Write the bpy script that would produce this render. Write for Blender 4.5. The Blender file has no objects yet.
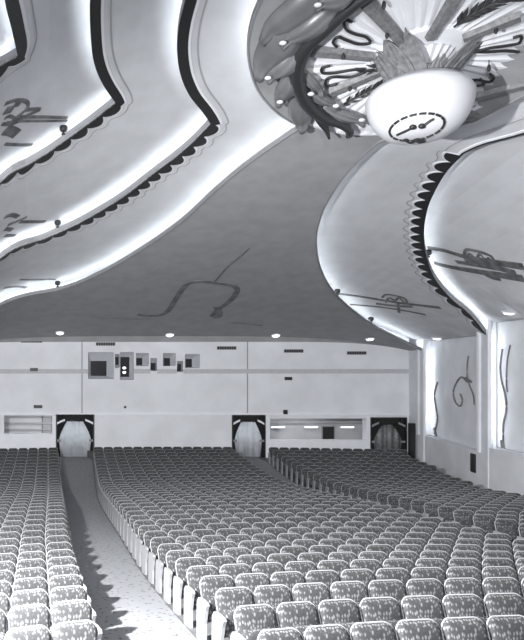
import bpy, bmesh, math, random
import numpy as np
from mathutils import Vector, Matrix
from mathutils.geometry import delaunay_2d_cdt
random.seed(7)
C = bpy.context.scene.collection
SC = bpy.context.scene
F = 705.0; CX = 37.0; CY = 363.0; CAMZ = 5.5
PI = math.pi

# ------------------------------------------------------------------ materials
def mat(name, col, rough=0.7, metal=0.0, noise=0.0, nscale=4.0, col2=None, bump=0.0, bscale=30.0, emit=0.0):
    m = bpy.data.materials.new(name); m.use_nodes = True
    nt = m.node_tree; b = nt.nodes['Principled BSDF']
    b.inputs['Roughness'].default_value = rough; b.inputs['Metallic'].default_value = metal
    b.inputs['Base Color'].default_value = (*col, 1)
    tc = nt.nodes.new('ShaderNodeTexCoord')
    if noise or col2:
        n = nt.nodes.new('ShaderNodeTexNoise'); n.inputs['Scale'].default_value = nscale; n.inputs['Detail'].default_value = 6
        nt.links.new(tc.outputs['Object'], n.inputs['Vector'])
        r = nt.nodes.new('ShaderNodeValToRGB')
        c2 = col2 or tuple(c*(1-noise) for c in col)
        r.color_ramp.elements[0].position = .35; r.color_ramp.elements[1].position = .65
        r.color_ramp.elements[0].color = (*c2, 1); r.color_ramp.elements[1].color = (*col, 1)
        nt.links.new(n.outputs['Fac'], r.inputs['Fac']); nt.links.new(r.outputs['Color'], b.inputs['Base Color'])
    if bump:
        n2 = nt.nodes.new('ShaderNodeTexNoise'); n2.inputs['Scale'].default_value = bscale
        nt.links.new(tc.outputs['Object'], n2.inputs['Vector'])
        bp = nt.nodes.new('ShaderNodeBump'); bp.inputs['Strength'].default_value = bump; bp.inputs['Distance'].default_value = .02
        nt.links.new(n2.outputs['Fac'], bp.inputs['Height']); nt.links.new(bp.outputs['Normal'], b.inputs['Normal'])
    if emit:
        b.inputs['Emission Color'].default_value = (*col, 1); b.inputs['Emission Strength'].default_value = emit
    return m
def g(v, t=0.022): return (v*(1-t), v, v*(1+2.2*t))
M = {}
M['plaster'] = mat('plaster', g(.56), .85, noise=.10, nscale=1.2)
M['ribbon'] = mat('ribbon_ceiling', g(.36), .85, noise=.12, nscale=1.5)  # lowest ceiling tier, darker base tone than the plaster tiers
M['wallp'] = mat('wall_paint', g(.80), .85, noise=.10, nscale=.8)
M['wallw'] = mat('white_paint', g(.86), .7, noise=.05, nscale=2)
M['side'] = mat('side_wall_paint', g(.78), .85, noise=.14, nscale=.7)
M['band'] = mat('grey_band_paint', g(.33), .85, noise=.1)
M['fascia'] = mat('fascia_paint', g(.28), .6, noise=.1)
M['black'] = mat('dark_trim', g(.015), .6)
M['paint_dark'] = mat('painted_line', g(.07), .8, noise=.5, nscale=3, col2=g(.16))
M['paint_mid'] = mat('painted_grey_line', g(.12), .8, noise=.5, nscale=2, col2=g(.22))
M['outline'] = mat('pale_outline', g(.66), .8)
M['line'] = mat('grey_outline', g(.33), .8)
M['drape'] = mat('dark_velvet', g(.02), .95, noise=.4, nscale=5)
M['drapel'] = mat('pale_drape', g(.82), .9, noise=.25, nscale=2.5)
M['lobby'] = mat('lobby_paint', g(.5), .8, noise=.15, nscale=1)
M['steel'] = mat('grey_metal', g(.45), .35, metal=.6)
M['iron'] = mat('black_iron', g(.02), .5)
M['leaf'] = mat('silvered_leaf', g(.24), .38, metal=.35, noise=.25, nscale=1.2)
M['stalk'] = mat('dark_stalk', g(.045), .4, metal=.3)
M['bowl'] = mat('white_bowl_glass', g(.70), .35)
M['feather'] = mat('grey_feather', g(.22), .5, noise=.4, nscale=9)
M['tube'] = mat('lamp_tube', (.93, .97, 1.0), .5, emit=18)
M['lamp'] = mat('lamp_lens', (.97, .98, 1.0), .5, emit=3)
M['panel'] = mat('enamel_panel', g(.26), .5)
M['shell'] = mat('seat_shell', g(.03), .5)
M['piping'] = mat('seat_rim', g(.28), .5)

def translucent(m, amt=.5):
    nt = m.node_tree; b = nt.nodes['Principled BSDF']; out = nt.nodes['Material Output']
    t = nt.nodes.new('ShaderNodeBsdfTranslucent'); t.inputs['Color'].default_value = (.8, .83, .86, 1)
    mx = nt.nodes.new('ShaderNodeMixShader'); mx.inputs[0].default_value = amt
    nt.links.new(b.outputs[0], mx.inputs[1]); nt.links.new(t.outputs[0], mx.inputs[2]); nt.links.new(mx.outputs[0], out.inputs['Surface'])
translucent(M['drapel'], .55)
def fabric():
    m = bpy.data.materials.new('patterned_fabric'); m.use_nodes = True
    nt = m.node_tree; b = nt.nodes['Principled BSDF']; b.inputs['Roughness'].default_value = .85
    tc = nt.nodes.new('ShaderNodeTexCoord'); oi = nt.nodes.new('ShaderNodeObjectInfo')
    geo = nt.nodes.new('ShaderNodeNewGeometry')
    mp = nt.nodes.new('ShaderNodeMapping'); mp.inputs['Scale'].default_value = (30, 30, 14)
    nt.links.new(tc.outputs['Object'], mp.inputs['Vector'])
    v = nt.nodes.new('ShaderNodeTexVoronoi'); v.inputs['Scale'].default_value = 1.0; v.inputs['Randomness'].default_value = .55
    nt.links.new(mp.outputs['Vector'], v.inputs['Vector'])
    r = nt.nodes.new('ShaderNodeValToRGB'); r.color_ramp.elements[0].position = .24; r.color_ramp.elements[1].position = .46
    r.color_ramp.elements[0].color = (*g(.125), 1); r.color_ramp.elements[1].color = (*g(.026), 1)
    nt.links.new(v.outputs['Distance'], r.inputs['Fac'])
    n = nt.nodes.new('ShaderNodeTexNoise'); n.inputs['Scale'].default_value = 38
    nt.links.new(tc.outputs['Object'], n.inputs['Vector'])
    mx = nt.nodes.new('ShaderNodeMix'); mx.data_type = 'RGBA'; mx.blend_type = 'MULTIPLY'; mx.inputs[0].default_value = .55
    nt.links.new(r.outputs['Color'], mx.inputs[6]); nt.links.new(n.outputs['Fac'], mx.inputs[7])
    ad = nt.nodes.new('ShaderNodeMath'); ad.operation = 'MULTIPLY_ADD'; ad.inputs[1].default_value = .5; ad.inputs[2].default_value = 1.35
    nt.links.new(oi.outputs['Random'], ad.inputs[0])
    vm = nt.nodes.new('ShaderNodeVectorMath'); vm.operation = 'SCALE'
    nt.links.new(mx.outputs[2], vm.inputs[0]); nt.links.new(ad.outputs[0], vm.inputs['Scale'])
    nt.links.new(vm.outputs[0], b.inputs['Base Color'])
    return m
M['fabric'] = fabric()
def carpet():
    m = bpy.data.materials.new('patterned_carpet'); m.use_nodes = True
    nt = m.node_tree; b = nt.nodes['Principled BSDF']; b.inputs['Roughness'].default_value = .95
    tc = nt.nodes.new('ShaderNodeTexCoord')
    v = nt.nodes.new('ShaderNodeTexVoronoi'); v.inputs['Scale'].default_value = 8
    nt.links.new(tc.outputs['Object'], v.inputs['Vector'])
    r = nt.nodes.new('ShaderNodeValToRGB'); r.color_ramp.elements[0].position = .12; r.color_ramp.elements[1].position = .3
    r.color_ramp.elements[0].color = (*g(.19), 1); r.color_ramp.elements[1].color = (*g(.52), 1)
    nt.links.new(v.outputs['Distance'], r.inputs['Fac']); nt.links.new(r.outputs['Color'], b.inputs['Base Color'])
    return m
M['carpet'] = carpet()

# ------------------------------------------------------------------ helpers
def obj(name, bm, m, parent=None, smooth=False):
    me = bpy.data.meshes.new(name); bm.to_mesh(me); bm.free()
    me.materials.append(m)
    if smooth:
        for p in me.polygons: p.use_smooth = True
    o = bpy.data.objects.new(name, me); C.objects.link(o)
    if parent is not None: o.parent = parent
    return o
def tag(o, label, cat, group=None, kind=None):
    o['label'] = label; o['category'] = cat
    if group: o['group'] = group
    if kind: o['kind'] = kind
    return o
def struct(name, bm, m, smooth=False):
    o = obj(name, bm, m, None, smooth); o['kind'] = 'structure'; return o
def empty(name, loc, label, cat, group=None, rz=0):
    o = bpy.data.objects.new(name, None); C.objects.link(o); o.location = loc; o.rotation_euler = (0, 0, rz)
    o.empty_display_size = .1
    return tag(o, label, cat, group)
def box(bm, x0, x1, y0, y1, z0, z1, mtx=None):
    vs = [Vector((x, y, z)) for z in (z0, z1) for y in (y0, y1) for x in (x0, x1)]
    if mtx: vs = [mtx @ v for v in vs]
    v = [bm.verts.new(p) for p in vs]
    for f in ((0,2,3,1),(4,5,7,6),(0,1,5,4),(2,6,7,3),(0,4,6,2),(1,3,7,5)): bm.faces.new([v[i] for i in f])
def tube(bm, pts, rad, sides=6, cap=True):
    pts = [Vector(p) for p in pts]; n = len(pts)
    rads = rad if isinstance(rad, (list, tuple)) else [rad]*n
    rings = []
    for i, p in enumerate(pts):
        t = (pts[min(i+1, n-1)]-pts[max(i-1, 0)]).normalized()
        a = t.cross(Vector((0, 0, 1)))
        if a.length < 1e-3: a = t.cross(Vector((1, 0, 0)))
        a.normalize(); b = t.cross(a)
        rings.append([bm.verts.new(p+(a*math.cos(2*PI*k/sides)+b*math.sin(2*PI*k/sides))*rads[i]) for k in range(sides)])
    for i in range(n-1):
        for k in range(sides):
            bm.faces.new((rings[i][k], rings[i][(k+1)%sides], rings[i+1][(k+1)%sides], rings[i+1][k]))
    if cap:
        bm.faces.new(rings[0][::-1]); bm.faces.new(rings[-1])
def loft(bm, secs, closed=True, cap=True):
    R = [[bm.verts.new(p) for p in s] for s in secs]; n = len(R[0])
    for i in range(len(R)-1):
        for k in range(n if closed else n-1):
            bm.faces.new((R[i][k], R[i][(k+1)%n], R[i+1][(k+1)%n], R[i+1][k]))
    if cap and closed:
        bm.faces.new(R[0][::-1]); bm.faces.new(R[-1])
def lathe(bm, prof, c, n=40):
    loft(bm, [[Vector((c[0]+r*math.cos(2*PI*k/n), c[1]+r*math.sin(2*PI*k/n), c[2]+z)) for k in range(n)] for r, z in prof], True, True)
def ellipsoid(bm, c, rx, ry, rz, n=12):
    r = bmesh.ops.create_uvsphere(bm, u_segments=n, v_segments=max(6, n//2), radius=1)
    for v in r['verts']: v.co = Vector((c[0]+v.co.x*rx, c[1]+v.co.y*ry, c[2]+v.co.z*rz))
def interp(x, xs, ys): return float(np.interp(x, xs, ys))

# ------------------------------------------------------------------ floor shape
AX, AY = 7.5, -16.0
def e_of(x, y): return math.hypot(x-AX, y-AY)+AY
_fd = [2, 5, 7.0, 7.83, 8.52, 9.34, 10.4, 12.2, 13.8, 15.4, 17.3, 20.5, 25, 28, 30, 33, 36, 39.4, 41, 60]
_fh = [2.84, 2.85, 2.87, 2.90, 2.94, 3.01, 3.14, 3.37, 3.56, 3.71, 3.87, 4.13, 4.58, 4.84, 4.92, 4.93, 4.83, 4.63, 4.62, 4.62]
_fe = [e_of(2.3, d) for d in _fd]
def floor_z(x, y): return CAMZ-.88-interp(e_of(x, y), _fe, _fh)

def wall_x(d):      # right wall in plan
    return 21.7-.2*(41-d)
# floor
bm = bmesh.new()
xs = np.linspace(-9, 24, 67); ys = np.concatenate([np.linspace(3, 41.6, 240), np.array([43, 46, 50])])
G = [[bm.verts.new((x, y, floor_z(x, y) if y < 41.7 else 0.0)) for x in xs] for y in ys]
for i in range(len(ys)-1):
    for j in range(len(xs)-1):
        bm.faces.new((G[i][j], G[i][j+1], G[i+1][j+1], G[i+1][j]))
struct('floor', bm, mat('concrete_floor', g(.16), .8, noise=.3, nscale=2), True)

# aisle edges (X at depth)
def L_edge(d): return interp(d, [7, 16, 26, 39.4], [.70, .72, .95, 1.17])      # right end of left block
def C_edge(d): return interp(d, [7, 16, 21, 30, 39.4], [2.35, 2.33, 2.42, 2.62, 3.15])   # left end of centre block
def R_edge(d): return interp(d, [7, 19, 22, 39.4], [11.2, 11.25, 11.5, 12.8])
def C_redge(d): return C_edge(d)+14*.55
def aisle(f0, f1, label):
    bm = bmesh.new(); R = []
    for y in np.linspace(4, 40.95, 200):
        a, b = f0(y)+.06, f1(y)-.06
        R.append([bm.verts.new((a+(b-a)*k/4, y, floor_z(a+(b-a)*k/4, y)+.03)) for k in range(5)])
    for i in range(len(R)-1):
        for k in range(4): bm.faces.new((R[i][k], R[i][k+1], R[i+1][k+1], R[i+1][k]))
    r = bmesh.ops.solidify(bm, geom=bm.faces[:], thickness=.012)
    return tag(obj('aisle_carpet', bm, M['carpet']), label, 'carpet')
aisle(L_edge, C_edge, 'pale speckled aisle carpet running between the left and centre seat blocks')
aisle(C_redge, R_edge, 'narrow aisle carpet mostly hidden between the centre and right seat blocks')

# ------------------------------------------------------------------ ceiling shape
def H0(x, d):
    base = 1.5+.27*(41-d)
    W = 14.2-.2*(41-d)
    W = max(W, 11.5)
    s = min(1.0, abs(x-AX)/W)
    return .7+(base-.7)*(1-s**4)
def on_ceiling(px, py, off=0.0):
    sx = (px-CX)/F; sz = (CY-py)/F
    lo = 8.0
    d = lo
    while d < 45:
        if sz*d-H0(sx*d, d)-off > 0: break
        d += .1
    a, b = d-.1, d
    for _ in range(20):
        m_ = (a+b)/2
        if sz*m_-H0(sx*m_, m_)-off > 0: b = m_
        else: a = m_
    d = (a+b)/2
    return (sx*d, d)
def catmull(pts, n=8):
    out = []
    P = [pts[0]]+list(pts)+[pts[-1]]
    for i in range(1, len(P)-2):
        p0, p1, p2, p3 = [np.array(P[k], float) for k in (i-1, i, i+1, i+2)]
        for k in range(n):
            t = k/n
            out.append(tuple(.5*((2*p1)+(-p0+p2)*t+(2*p0-5*p1+4*p2-p3)*t*t+(-p0+3*p1-3*p2+p3)*t**3)))
    out.append(tuple(pts[-1])); return out
def resample(pts, step):
    pts = [np.array(p, float) for p in pts]
    L = [0]
    for a, b in zip(pts, pts[1:]): L.append(L[-1]+float(np.linalg.norm(b-a)))
    n = max(2, int(round(L[-1]/step))+1); out = []
    for s in np.linspace(0, L[-1], n):
        out.append(tuple(float(np.interp(s, L, [p[k] for p in pts])) for k in range(len(pts[0]))))
    return out
def curve(segs, off, step=.25):
    """segs: list of smooth runs of entries (px,py) or ('w',X,d); returns plan points"""
    out = []
    for seg in segs:
        pl = [(q[1], q[2]) if q[0] == 'w' else on_ceiling(q[0], q[1], off) for q in seg]
        r = resample(catmull(pl), step)
        if out: r = r[1:]
        out += r
    return out
def offset(pts, dist):
    """left-normal offset in plan, smoothed at kinks"""
    n = len(pts); out = []
    for i, p in enumerate(pts):
        a = np.array(pts[max(i-2, 0)]); b = np.array(pts[min(i+2, n-1)])
        t = (b-a)/max(1e-6, np.linalg.norm(b-a))
        out.append((p[0]-t[1]*dist, p[1]+t[0]*dist))
    return out
def plate(loop, off, material, thick=.05):
    xs_ = [p[0] for p in loop]; ys_ = [p[1] for p in loop]
    vin = [Vector(p) for p in loop]; n = len(vin)
    for x in np.arange(min(xs_), max(xs_), .6):
        for y in np.arange(min(ys_), max(ys_), .6):
            vin.append(Vector((x+.01, y+.013)))
    vo, eo, fo, ov, oe, of = delaunay_2d_cdt(vin, [], [list(range(n))], 1, 1e-4)
    bm = bmesh.new()
    V = [bm.verts.new((p.x, p.y, CAMZ+off+H0(p.x, p.y))) for p in vo]
    for f in fo:
        try: bm.faces.new([V[i] for i in f])
        except ValueError: pass
    for v in [v for v in bm.verts if not v.link_faces]: bm.verts.remove(v)
    bmesh.ops.recalc_face_normals(bm, faces=bm.faces[:])
    ret = bmesh.ops.extrude_face_region(bm, geom=bm.faces[:])
    for v in ret['geom']:
        if isinstance(v, bmesh.types.BMVert): v.co.z += thick
    bmesh.ops.recalc_face_normals(bm, faces=bm.faces[:])
    return struct('ceiling', bm, material)
def strip(bm, pa, pb, off, z0a, z0b, th=0.0, close=False):
    """solid ribbon between plan curves pa,pb that follows the ceiling; z0a/z0b relative offsets, th thickness up"""
    secs = []
    for i in range(len(pa)):
        a, b = pa[i], pb[i]
        za = CAMZ+off+H0(*a); zb = CAMZ+off+H0(*b)
        secs.append([Vector((a[0], a[1], za+z0a)), Vector((b[0], b[1], zb+z0b)), Vector((b[0], b[1], zb+z0b+th)), Vector((a[0], a[1], za+z0a+th))])
    loft(bm, secs)
ST = .55
A = curve([[('w', -5.2, 36.2), (4, 303), (60, 289), (100, 273), (140, 250), (180, 222), (215, 190), (245, 165), (280, 140), (300, 127)],
           [(300, 127), (276, 112), (256, 88), (247, 55), (250, 25), (262, -5), (285, -50), (320, -90)]], 0)
B = curve([[('w', -4.3, 28.5), (4, 255), (40, 240), (75, 225), (115, 202), (150, 176), (185, 149), (211, 123)],
           [(211, 123), (202, 110), (190, 95), (181, 75), (177, 50), (179, 25), (185, 0), (196, -40), (212, -90)]], ST)
CC = curve([[('w', -4.0, 22.8), (4, 178), (25, 166), (50, 151), (85, 126), (116, 102)],
            [(116, 102), (104, 85), (95, 65), (91, 40), (90, 0), (96, -50), (104, -90)]], 2*ST)
D = curve([[('w', -3.9, 18.5), (-20, 84), (4, 64), (18, 55)], [(18, 55), (11, 25), (5, 0), (2, -40), (2, -90)]], 3*ST)
E = curve([[('w', 21.24, 38.9), (400, 340), (370, 324), (340, 300), (323, 275), (317, 245), (322, 215), (337, 187), (357, 162), (378, 143), (398, 135)],
           [(398, 135), (430, 132), (470, 122), (500, 108), (540, 88), (600, 60)]], 0)
FF = curve([[('w', 19.66, 30.85), (470, 314), (452, 299), (436, 280), (427, 258), (424, 235), (427, 210), (435, 190), (447, 170), (464, 152)],
            [(464, 152), (482, 144), (505, 138), (530, 131), (600, 112)]], ST)
TOP = on_ceiling(430, -90, 0)[1]
# lowest tier: back ceiling that sweeps forward to the medallion
plate(A+[(A[-1][0], 13.2), (E[-1][0], 13.2)]+E[::-1]+[(21.3, 39.2), (21.7, 41.3), (-6.9, 41.3), (-6.2, 38.5)], 0, M['ribbon'])
OV = .85
def left_tier(inner, outer, off):
    ins = offset(inner, OV)
    plate(ins+[(ins[-1][0], 13.0), (outer[-1][0], 13.0)]+outer[::-1], off, M['plaster'])
left_tier(A, B, ST); left_tier(B, CC, 2*ST); left_tier(CC, D, 3*ST)
ins = offset(D, OV); plate(ins+[(-4.2, 13.0), (-4.2, 18.4)], 4*ST, M['plaster'])
ins = offset(E, -OV); plate(ins+FF[::-1]+[(19.8, 31.1), (22.2, 39.4)], ST, M['plaster'])
ins = offset(FF, -OV); plate(ins+[(19.6, 17), (19.6, 28), (20.6, 31.2)], 2*ST, M['plaster'])
ntrim = [0]
def trim(bm, m, smooth=False):
    ntrim[0] += 1
    return struct('trim_%d' % ntrim[0], bm, m, smooth)
LIP = {id(A): .12, id(E): .12, id(B): .22, id(CC): .22, id(D): .22, id(FF): .20}
def edge(cv, off, sgn, label, fascia=M['fascia'], tube_skip=0):
    # upstanding lip
    bm = bmesh.new(); strip(bm, cv, offset(cv, .05*sgn), off, -.04, -.04, LIP[id(cv)]+.04); trim(bm, fascia)
    # back of the cove trough
    i1 = offset(cv, OV*sgn); i2 = offset(cv, (OV+.05)*sgn)
    bm = bmesh.new(); strip(bm, i1, i2, off, .06, .06, ST-.05); trim(bm, M['wallw'])
    # lamp tube
    t = resample(offset(cv, .22*sgn), .5)
    bm = bmesh.new(); tube(bm, [(p[0], p[1], CAMZ+off+H0(*p)+.12) for p in t], .035, 5)
    tag(obj('cove_light', bm, M['tube']), label, 'light', 'hidden cove lights of the ceiling tiers')
edge(A, 0, 1, 'long white lamp tube behind the lip of the lowest left ceiling tier')
edge(B, ST, 1, 'white lamp tube behind the second ceiling lip from the left aisle, with scalloped border')
edge(CC, 2*ST, 1, 'white lamp tube behind the third ceiling lip, near the upper left corner')
edge(D, 3*ST, 1, 'white lamp tube behind the short ceiling lip in the top left corner')
edge(E, 0, -1, 'long white lamp tube behind the curved ceiling lip right of the dark central ceiling')
edge(FF, ST, -1, 'white lamp tube behind the scalloped ceiling lip at the far right')
def scallops(cv, off, sgn, k0=0, k1=None, w0=.06, amp=.34, pitch=.58, plain=None):
    """dark scalloped border under the lip, with a pale outline; plain=(a,b) index range with straight band"""
    fine = resample(cv, .045); n = len(fine)
    L = np.arange(n)*.045
    cs = np.array(fine)
    # normals from a smoothed tangent
    k = 12
    nor = []
    for i in range(n):
        a = cs[max(0, i-k)]; b = cs[min(n-1, i+k)]; t = (b-a)/max(1e-6, np.linalg.norm(b-a)); nor.append((-t[1]*sgn, t[0]*sgn))
    def P(i, w): return (cs[i][0]+nor[i][0]*w, cs[i][1]+nor[i][1]*w)
    def wd(i):
        frac = i/n
        if plain and plain[0] <= frac <= plain[1]: return plain[2]
        return w0+amp*abs(math.sin(PI*L[i]/pitch))**.6
    ws = [wd(i) for i in range(n)]
    bm = bmesh.new(); strip(bm, [P(i, .0) for i in range(n)], [P(i, ws[i]) for i in range(n)], off, -.05, -.05, .04); trim(bm, M['black'])
    bm = bmesh.new(); strip(bm, [P(i, ws[i]+.0) for i in range(n)], [P(i, ws[i]+.07) for i in range(n)], off, -.04, -.04, .03); trim(bm, M['outline'])
    bm = bmesh.new(); strip(bm, [P(i, max(ws[i], w0+amp*.6)+.22) for i in range(n)], [P(i, max(ws[i], w0+amp*.6)+.26) for i in range(n)], off, -.035, -.035, .02); trim(bm, M['line'])
def frac_of(cv, p):
    i = min(range(len(cv)), key=lambda i: (cv[i][0]-p[0])**2+(cv[i][1]-p[1])**2); return i/len(cv)
scallops(B, ST, 1, plain=(frac_of(B, on_ceiling(211, 123, ST))+.005, 2, .28))
scallops(CC, 2*ST, 1, plain=(frac_of(CC, on_ceiling(116, 102, 2*ST))+.005, 2, .27))
scallops(D, 3*ST, 1, plain=(frac_of(D, on_ceiling(18, 55, 3*ST))+.005, 2, .27))
scallops(FF, ST, -1, w0=.05, amp=.42, plain=(frac_of(FF, on_ceiling(464, 152, ST)), 2, .06))

# painted / applied ornaments on ceiling
def painted(name, lines, off, m, label, cat='painted ornament', wdt=.06):
    """lines: list of (pxpoints, width)"""
    bm = bmesh.new()
    for pts, w in lines:
        pl = resample([on_ceiling(p[0], p[1], off) for p in (catmull(pts, 6) if len(pts) > 2 else pts)], .12)
        strip(bm, offset(pl, w/2), offset(pl, -w/2), off, -.045, -.045, .03)
    return tag(obj(name, bm, m), label, cat)
painted('painted_scroll', [([(138, 314), (155, 315), (166, 312), (173, 303), (180, 292), (188, 283), (200, 281), (214, 282), (228, 284), (237, 288), (234, 296), (224, 305), (216, 311), (212, 316)], .26),
        ([(214, 282), (228, 266), (240, 256), (249, 248)], .05), ([(216, 306), (220, 315), (213, 317)], .3)],
        0, M['paint_mid'], 'dark painted scroll curling across the grey rear ceiling')
painted('painted_line', [([(90, 317), (150, 319)], .05), ([(230, 322), (262, 325)], .05)], 0, M['paint_mid'], 'thin painted line beneath the scroll on the grey rear ceiling')
painted('painted_emblem', [([(336, 293), (360, 296), (385, 300), (405, 303), (440, 307)], .16), ([(350, 304), (375, 306), (398, 309), (425, 314)], .12),
        ([(382, 297), (386, 294), (395, 295), (405, 298), (407, 303)], .09), ([(386, 302), (389, 297), (395, 300), (399, 297), (404, 302)], .08), ([(376, 303), (392, 305), (412, 306)], .16), ([(398, 303), (399, 312)], .14)],
        ST, M['paint_dark'], 'painted streak emblem on the pale ceiling left of the scalloped border')
painted('painted_emblem', [([(428, 247), (445, 250), (465, 256), (490, 261), (524, 266)], .2), ([(434, 262), (440, 264), (460, 268), (485, 272), (524, 278)], .2),
        ([(464, 256), (466, 249), (475, 250), (483, 252), (492, 256), (494, 261)], .10), ([(466, 258), (470, 253), (476, 258), (480, 253), (485, 259), (489, 257), (493, 262)], .09), ([(465, 260), (478, 262), (494, 264)], .16),
        ([(456, 261), (475, 264), (500, 268), (516, 272)], .16), ([(482, 272), (490, 276), (500, 278)], .14)],
        2*ST, M['paint_dark'], 'larger painted streak emblem on the far right ceiling panel')
painted('painted_bird_emblem', [([(5, 103), (12, 100), (20, 99), (27, 101), (28, 106), (22, 112), (12, 119)], .1), ([(12, 119), (20, 118), (30, 113), (41, 108), (25, 109)], .1),
        ([(5, 117), (9, 115), (14, 117), (13, 121), (6, 122)], .08), ([(20, 116), (45, 116), (67, 117)], .09), ([(20, 120), (45, 120), (67, 120)], .07),
        ([(5, 110), (9, 109), (13, 108)], .2), ([(14, 104), (20, 103)], .12), ([(5, 129), (11, 130), (17, 133)], .28), ([(5, 143), (20, 144), (32, 144)], .08), ([(2, 123), (12, 123), (22, 119)], .08)],
        3*ST, M['paint_dark'], 'curled painted emblem with streaks on the upper left ceiling tier')
painted('painted_streaks', [([(5, 216), (12, 214), (18, 216)], .16), ([(8, 224), (18, 220), (27, 216)], .12), ([(20, 221), (32, 221), (45, 221)], .14), ([(5, 228), (12, 229)], .16), ([(5, 235), (15, 235)], .12)],
        2*ST, M['paint_dark'], 'painted streaks on the second left ceiling tier by the frame edge')
painted('painted_streaks', [([(5, 287), (18, 286), (26, 287)], .16), ([(20, 279), (40, 279), (56, 279)], .1)],
        ST, M['paint_mid'], 'faint painted streaks on the lowest pale left ceiling tier')

# small dark spotlights on the cove lips
def spot(px, py, cv, off, label):
    q = on_ceiling(px, py, off); p = min(cv, key=lambda c: (c[0]-q[0])**2+(c[1]-q[1])**2); z = CAMZ+off+H0(*p)+LIP[id(cv)]
    t = empty('spotlight', (p[0], p[1], z), label, 'spotlight', 'small dark spotlights along the ceiling coves')
    bm = bmesh.new(); lathe(bm, [(.03, .03), (.03, .06), (.09, .08), (.13, .14), (.13, .24), (.09, .28)], (0, 0, 0), 14); obj('housing', bm, M['iron'], t, True)
    bm = bmesh.new(); lathe(bm, [(.07, -.02), (.07, .03)], (0, 0, 0), 14); obj('mounting_plate', bm, M['iron'], t)
for a in [(64, 138, CC, 2*ST, 'small dark spotlight by the third ceiling lip, beside the curled emblem'), (56, 234, B, ST, 'small dark spotlight above the scalloped lip of the left ceiling'),
          (60, 289, A, 0, 'small dark spotlight on the lowest left cove'), (337, 298, E, 0, 'small dark spotlight on the curved cove, upper of two'),
          (370, 324, E, 0, 'small dark spotlight on the curved cove, lower of two'), (428, 262, FF, ST, 'small dark spotlight beside the far right emblem')]: spot(*a)
# recessed lights
def downlight(px, py, off, label):
    p = on_ceiling(px, py, off)
    if p[1] > 40.7: p = (p[0], 40.4)
    z = CAMZ+off+H0(*p)
    sl = math.atan((H0(p[0], p[1]-.3)-H0(p[0], p[1]+.3))/.6)
    t = empty('recessed_light', (p[0], p[1], z-.02), label, 'light', 'round ceiling lights')
    t.rotation_euler = (-sl, 0, 0)
    bm = bmesh.new(); lathe(bm, [(.20, -.05), (.26, -.05), (.27, 0.0), (.2, 0.0)], (0, 0, 0), 24); obj('bezel', bm, M['wallw'], t, True)
    bm = bmesh.new(); lathe(bm, [(.2, -.08), (.12, -.12), (.02, -.13)], (0, 0, 0), 20); obj('lens', bm, M['lamp'], t, True)
for a in [(60, 332, 0, 'round ceiling light over the left seat block'), (168, 337, 0, 'round ceiling light above the projection windows'),
          (272, 338, 0, 'round ceiling light above the second curtained doorway'), (370, 338, 0, 'round ceiling light near the curved cove at the back wall'),
          (437, 337, ST, 'round ceiling light between the two bright wall coves'), (509, 311, 2*ST, 'round ceiling light under the far right ceiling panel')]: downlight(*a)

# ------------------------------------------------------------------ back wall
BY = 41.0; PB = F/BY
def bx_(px): return (px-CX)/PB
def bz_(py): return CAMZ-(py-CY)/PB
ports = [((88, 352, 114, 379), (91, 361, 107, 376)), ((115, 352, 119.5, 368), (112, 357, 117, 364)), ((120, 352, 134, 380), (121, 357, 130, 377)),
         ((136, 353, 149, 366), (137, 358, 143, 365)), ((150.5, 358, 157, 371), (151, 363, 156, 370)),
         ((163, 353, 176, 366), (165, 358, 171, 366)), ((177, 361, 183, 372), (177.5, 364, 182, 371)), ((185, 354, 200, 368), (187, 359, 193, 367))]
ports[1] = ((115, 354, 119.5, 368), (115.5, 357, 119, 365))
openings = [(4, 415.5, 52, 434), (57, 415.5, 93, 459), (233, 416, 264, 459), (270, 418.5, 366, 440), (371, 418.5, 405, 459)]
holes = [(bx_(a), bx_(c), bz_(d), bz_(b)) for (a, b, c, d), _ in ports]+[(bx_(a), bx_(c), bz_(d) if d < 458 else -.3, bz_(b)) for a, b, c, d in openings]
X0, X1 = -7.2, 22.2
xs = sorted({X0, X1} | {h[0] for h in holes} | {h[1] for h in holes}); zs = sorted({-.5, 9.0} | {h[2] for h in holes} | {h[3] for h in holes})
bm = bmesh.new()
for i in range(len(xs)-1):
    j = 0
    while j < len(zs)-1:
        cx_ = (xs[i]+xs[i+1])/2
        free = lambda j: not any(h[0] < cx_ < h[1] and h[2] < (zs[j]+zs[j+1])/2 < h[3] for h in holes)
        if not free(j): j += 1; continue
        k = j
        while k+1 < len(zs)-1 and free(k+1): k += 1
        box(bm, xs[i], xs[i+1], BY, BY+.45, zs[j], zs[k+1]); j = k+1
struct('wall_back', bm, M['wallp'])
names = ['large square projection window at the left of the row', 'tiny projection window next to the large square one', 'tall projection window with a lamp showing inside',
         'fourth projection window from the left, set high', 'small low projection window, fifth from the left', 'square projection window, sixth from the left',
         'smallest projection window, set low near the right end', 'projection window at the right end of the row']
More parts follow.
